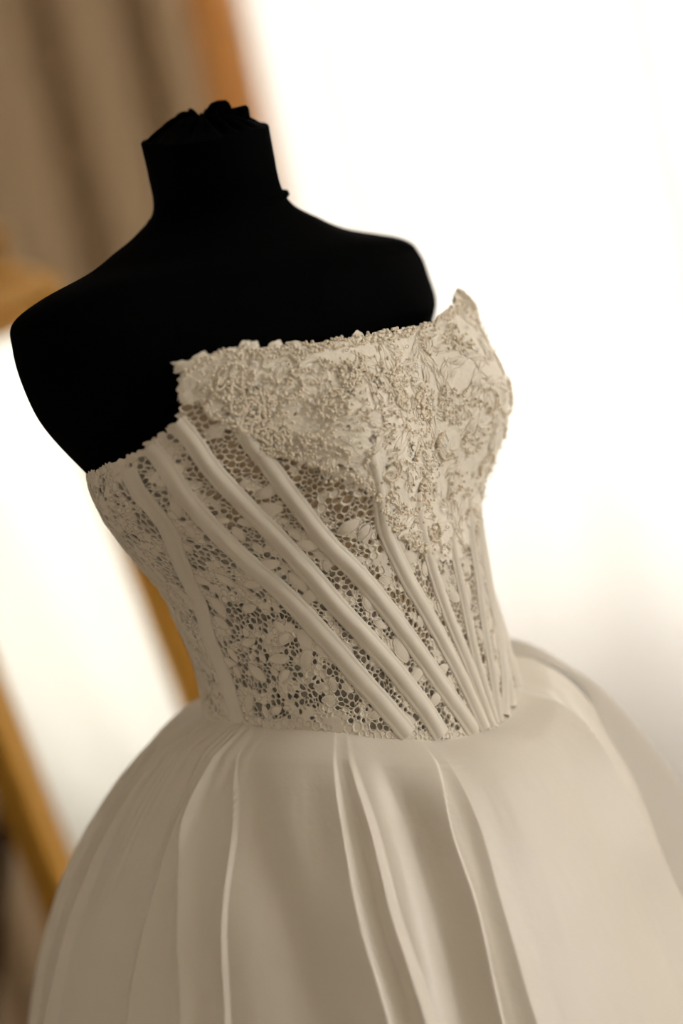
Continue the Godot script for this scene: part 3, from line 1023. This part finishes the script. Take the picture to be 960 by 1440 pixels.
	ball.radius = 0.5; ball.height = 1.0; ball.radial_segments = 10; ball.rings = 6
	var pearl := mat("pearl_bead", Color8(247, 235, 214), 0.3, 0.0, 0.5)
	scatter("pearl_beads", ball, pearl, bead_at, ap, [0.0019, 0.0028], 0.0043, false)
	var ringm := TorusMesh.new()
	ringm.inner_radius = 0.26; ringm.outer_radius = 0.5; ringm.rings = 12; ringm.ring_segments = 6
	var shine := mat("clear_sequin", Color8(255, 252, 244), 0.25, 0.4, 0.8)
	var seq_at := []
	for k in 240:
		var ph := rng.randf_range(-66.0, 58.0)
		seq_at.append([deg_to_rad(ph) * ARC, lerpf(cup_at(ph), top_at(ph), rng.randf())])
	for c in [[-45, 1.25], [-44, 1.247], [-42.5, 1.251], [-43, 1.243], [-61, 1.292], [-60, 1.289], [-52, 1.31], [-64, 1.284], [-62, 1.281], [-60.5, 1.28]]: seq_at.append([deg_to_rad(c[0]) * ARC, c[1]])
	scatter("clear_sequins", ringm, shine, seq_at, ap, [0.0026, 0.0032], 0.0042, true)

func scatter(called: String, m: Mesh, material: Material, at: Array, parent: Node, sizes: Array, off: float, lie: bool) -> void:
	var mm := MultiMesh.new()
	mm.transform_format = MultiMesh.TRANSFORM_3D
	mm.mesh = m
	var all := []
	for a in at:
		var phi := rad_to_deg(a[0] / ARC)
		var h: float = minf(a[1], top_at(phi) + 0.004)
		var nn := bodice.n(phi, h)
		var d := rng.randf_range(sizes[0], sizes[1])
		var b := Basis.IDENTITY
		if lie:
			var y := (nn + Vector3(rng.randf_range(-1, 1), rng.randf_range(-1, 1), rng.randf_range(-1, 1)) * 0.65).normalized()
			var x := y.cross(Vector3.UP).normalized()
			b = Basis(x, y, x.cross(y))
		all.append(Transform3D(b.scaled(Vector3.ONE * d), bodice.p(phi, h) + nn * off))
	mm.instance_count = all.size()
	for i in all.size(): mm.set_instance_transform(i, all[i])
	var o := MultiMeshInstance3D.new()
	o.name = called
	o.multimesh = mm
	o.material_override = material
	o.set_meta("kind", "stuff")
	parent.add_child(o, true)

# ---------------------------------------------------------------- the mirror
func build_mirror() -> void:
	var gilt := mat("gilt_wood", Color8(170, 122, 36), 0.40, 0.5, 0.5)
	gilt.normal_enabled = true
	gilt.normal_texture = weave(0.05, 41)
	gilt.normal_scale = 0.3
	gilt.uv1_triplanar = true; gilt.uv1_scale = Vector3(5, 5, 5)
	var wv := Vector3(0.469, 0, -0.883)
	var nh := Vector3(0.883, 0, 0.469)
	var lean := deg_to_rad(9.0)
	var uv_ := Vector3(0, 1, 0) * cos(lean) - nh * sin(lean)
	var nv := nh * cos(lean) + Vector3.UP * sin(lean)
	# a point on the glass's near edge, from which the foot of the frame follows
	var near := Vector3(-0.333, 0.855, -0.65)
	var wide := 0.283
	var fr := 0.055
	var foot := near + wv * wide * 0.5 - uv_ * (0.855 / uv_.y)
	var o := thing("floor_mirror", "gilt framed floor mirror leaning back behind the dress, bright window reflected in it", "mirror", foot)
	o.transform.basis = Basis(wv, uv_, nv)
	var tall := 1.345
	# frame: a moulding swept round the glass
	var hw := wide / 2.0
	var prof := [[0.0, 0.004], [0.003, 0.010], [0.010, 0.012], [0.016, 0.008], [0.021, 0.008], [0.030, 0.020], [0.042, 0.023], [0.051, 0.018], [0.055, 0.010], [0.055, -0.014], [0.0, -0.014]]
	var corners := [[-1, 0], [1, 0], [1, 1], [-1, 1]]
	var b0 := fr + 0.004
	var p := PackedVector3Array()
	var s := Shape.new()
	for e in 4:
		var a: Array = corners[e]
		var b: Array = corners[(e + 1) % 4]
		p = PackedVector3Array()
		for q in [a, b]:
			for f in prof:
				p.append(Vector3(q[0] * (hw + f[0]), (b0 - f[0]) if q[1] == 0 else (tall - fr + f[0]), f[1]))
		# hard edges: each facet on its own
		var mid := Vector3((a[0] + b[0]) * 0.5 * (hw + fr * 0.5), tall * 0.5 if a[1] != b[1] else (b0 * 0.5 if a[1] == 0 else tall - fr * 0.5), 0.0)
		var m := prof.size()
		for k in m - 1:
			s.grid(PackedVector3Array([p[k], p[k + 1], p[m + k], p[m + k + 1]]), 2, 2, false, mid, PackedByteArray(), 0.0)
	put("frame", s, gilt, o)
	var silver := mat("mirror_silver", Color8(238, 240, 236), 0.02, 1.0)
	s = Shape.new()
	s.box(Vector3(-hw - 0.004, b0 - 0.004, -0.002), Vector3(hw + 0.004, tall - fr + 0.004, 0.003))
	put("glass", s, silver, o)
	var board := mat("brown_backing", Color8(84, 58, 36), 0.8)
	s = Shape.new()
	s.box(Vector3(-hw - 0.04, 0.03, -0.02), Vector3(hw + 0.04, tall - 0.02, -0.0145))
	put("backing", s, board, o)
	# carved crest over the top rail: an arched plate with scrolls and a shell
	var crest := Shape.new()
	p = PackedVector3Array()
	var nn := 41
	for j in 9:
		var q := j / 8.0
		for i in nn:
			var x := lerpf(-1.0, 1.0, i / (nn - 1.0))
			var arch := 0.062 * pow(maxf(cos(x * PI * 0.5), 0.0), 1.3) + 0.012 + 0.010 * cos(x * PI * 3.0) * (1.0 - absf(x))
			var bulge := 0.018 * sin(PI * q) + 0.004
			p.append(Vector3(x * (hw + fr * 0.9), tall - 0.012 + arch * q, bulge * (1.0 - 0.3 * absf(x)) + 0.006 * cos(x * 18.0) * q * (1.0 - q)))
	crest.grid(p, nn, 9, false, Vector3(0, tall, -1.0), PackedByteArray(), 0.0)
	for i in p.size(): p[i].z = -0.010
	crest.grid(p, nn, 9, false, Vector3(0, tall, 1.0), PackedByteArray(), 0.0)
	for k in 2:
		var sg := -1.0 if k == 0 else 1.0
		var sc := PackedVector3Array()
		for i in 34:
			var t := i / 33.0
			var w := t * TAU * 1.4 + 0.6
			sc.append(Vector3(sg * (0.085 + cos(w) * 0.040 * (1.0 - 0.75 * t)), tall + 0.030 + sin(w) * 0.028 * (1.0 - 0.75 * t), 0.020))
		crest.tube(sc, 0.008, 8, false, 0.6)
	var cr := put("carved_crest", crest, gilt, o)
	for k in 7:
		var shell := Shape.new()
		var w := lerpf(-1.1, 1.1, k / 6.0)
		var rib := PackedVector3Array()
		for i in 7: rib.append(Vector3(sin(w) * 0.045 * i / 6.0, tall + 0.038 + cos(w) * 0.055 * i / 6.0, 0.018 + 0.010 * sin(PI * i / 6.0)))
		shell.tube(rib, 0.005, 7, false, 1.7)
		put("shell_rib", shell, gilt, cr)
	# rear strut, reaching back to the floor
	s = Shape.new()
	var inv := o.transform.affine_inverse()
	var top := Vector3(0, tall * 0.78, -0.021)
	var g := o.transform * top - nh * 0.42
	g.y = 0.008
	s.tube(PackedVector3Array([top, inv * g]), 0.012, 8)
	put("strut", s, board, o)
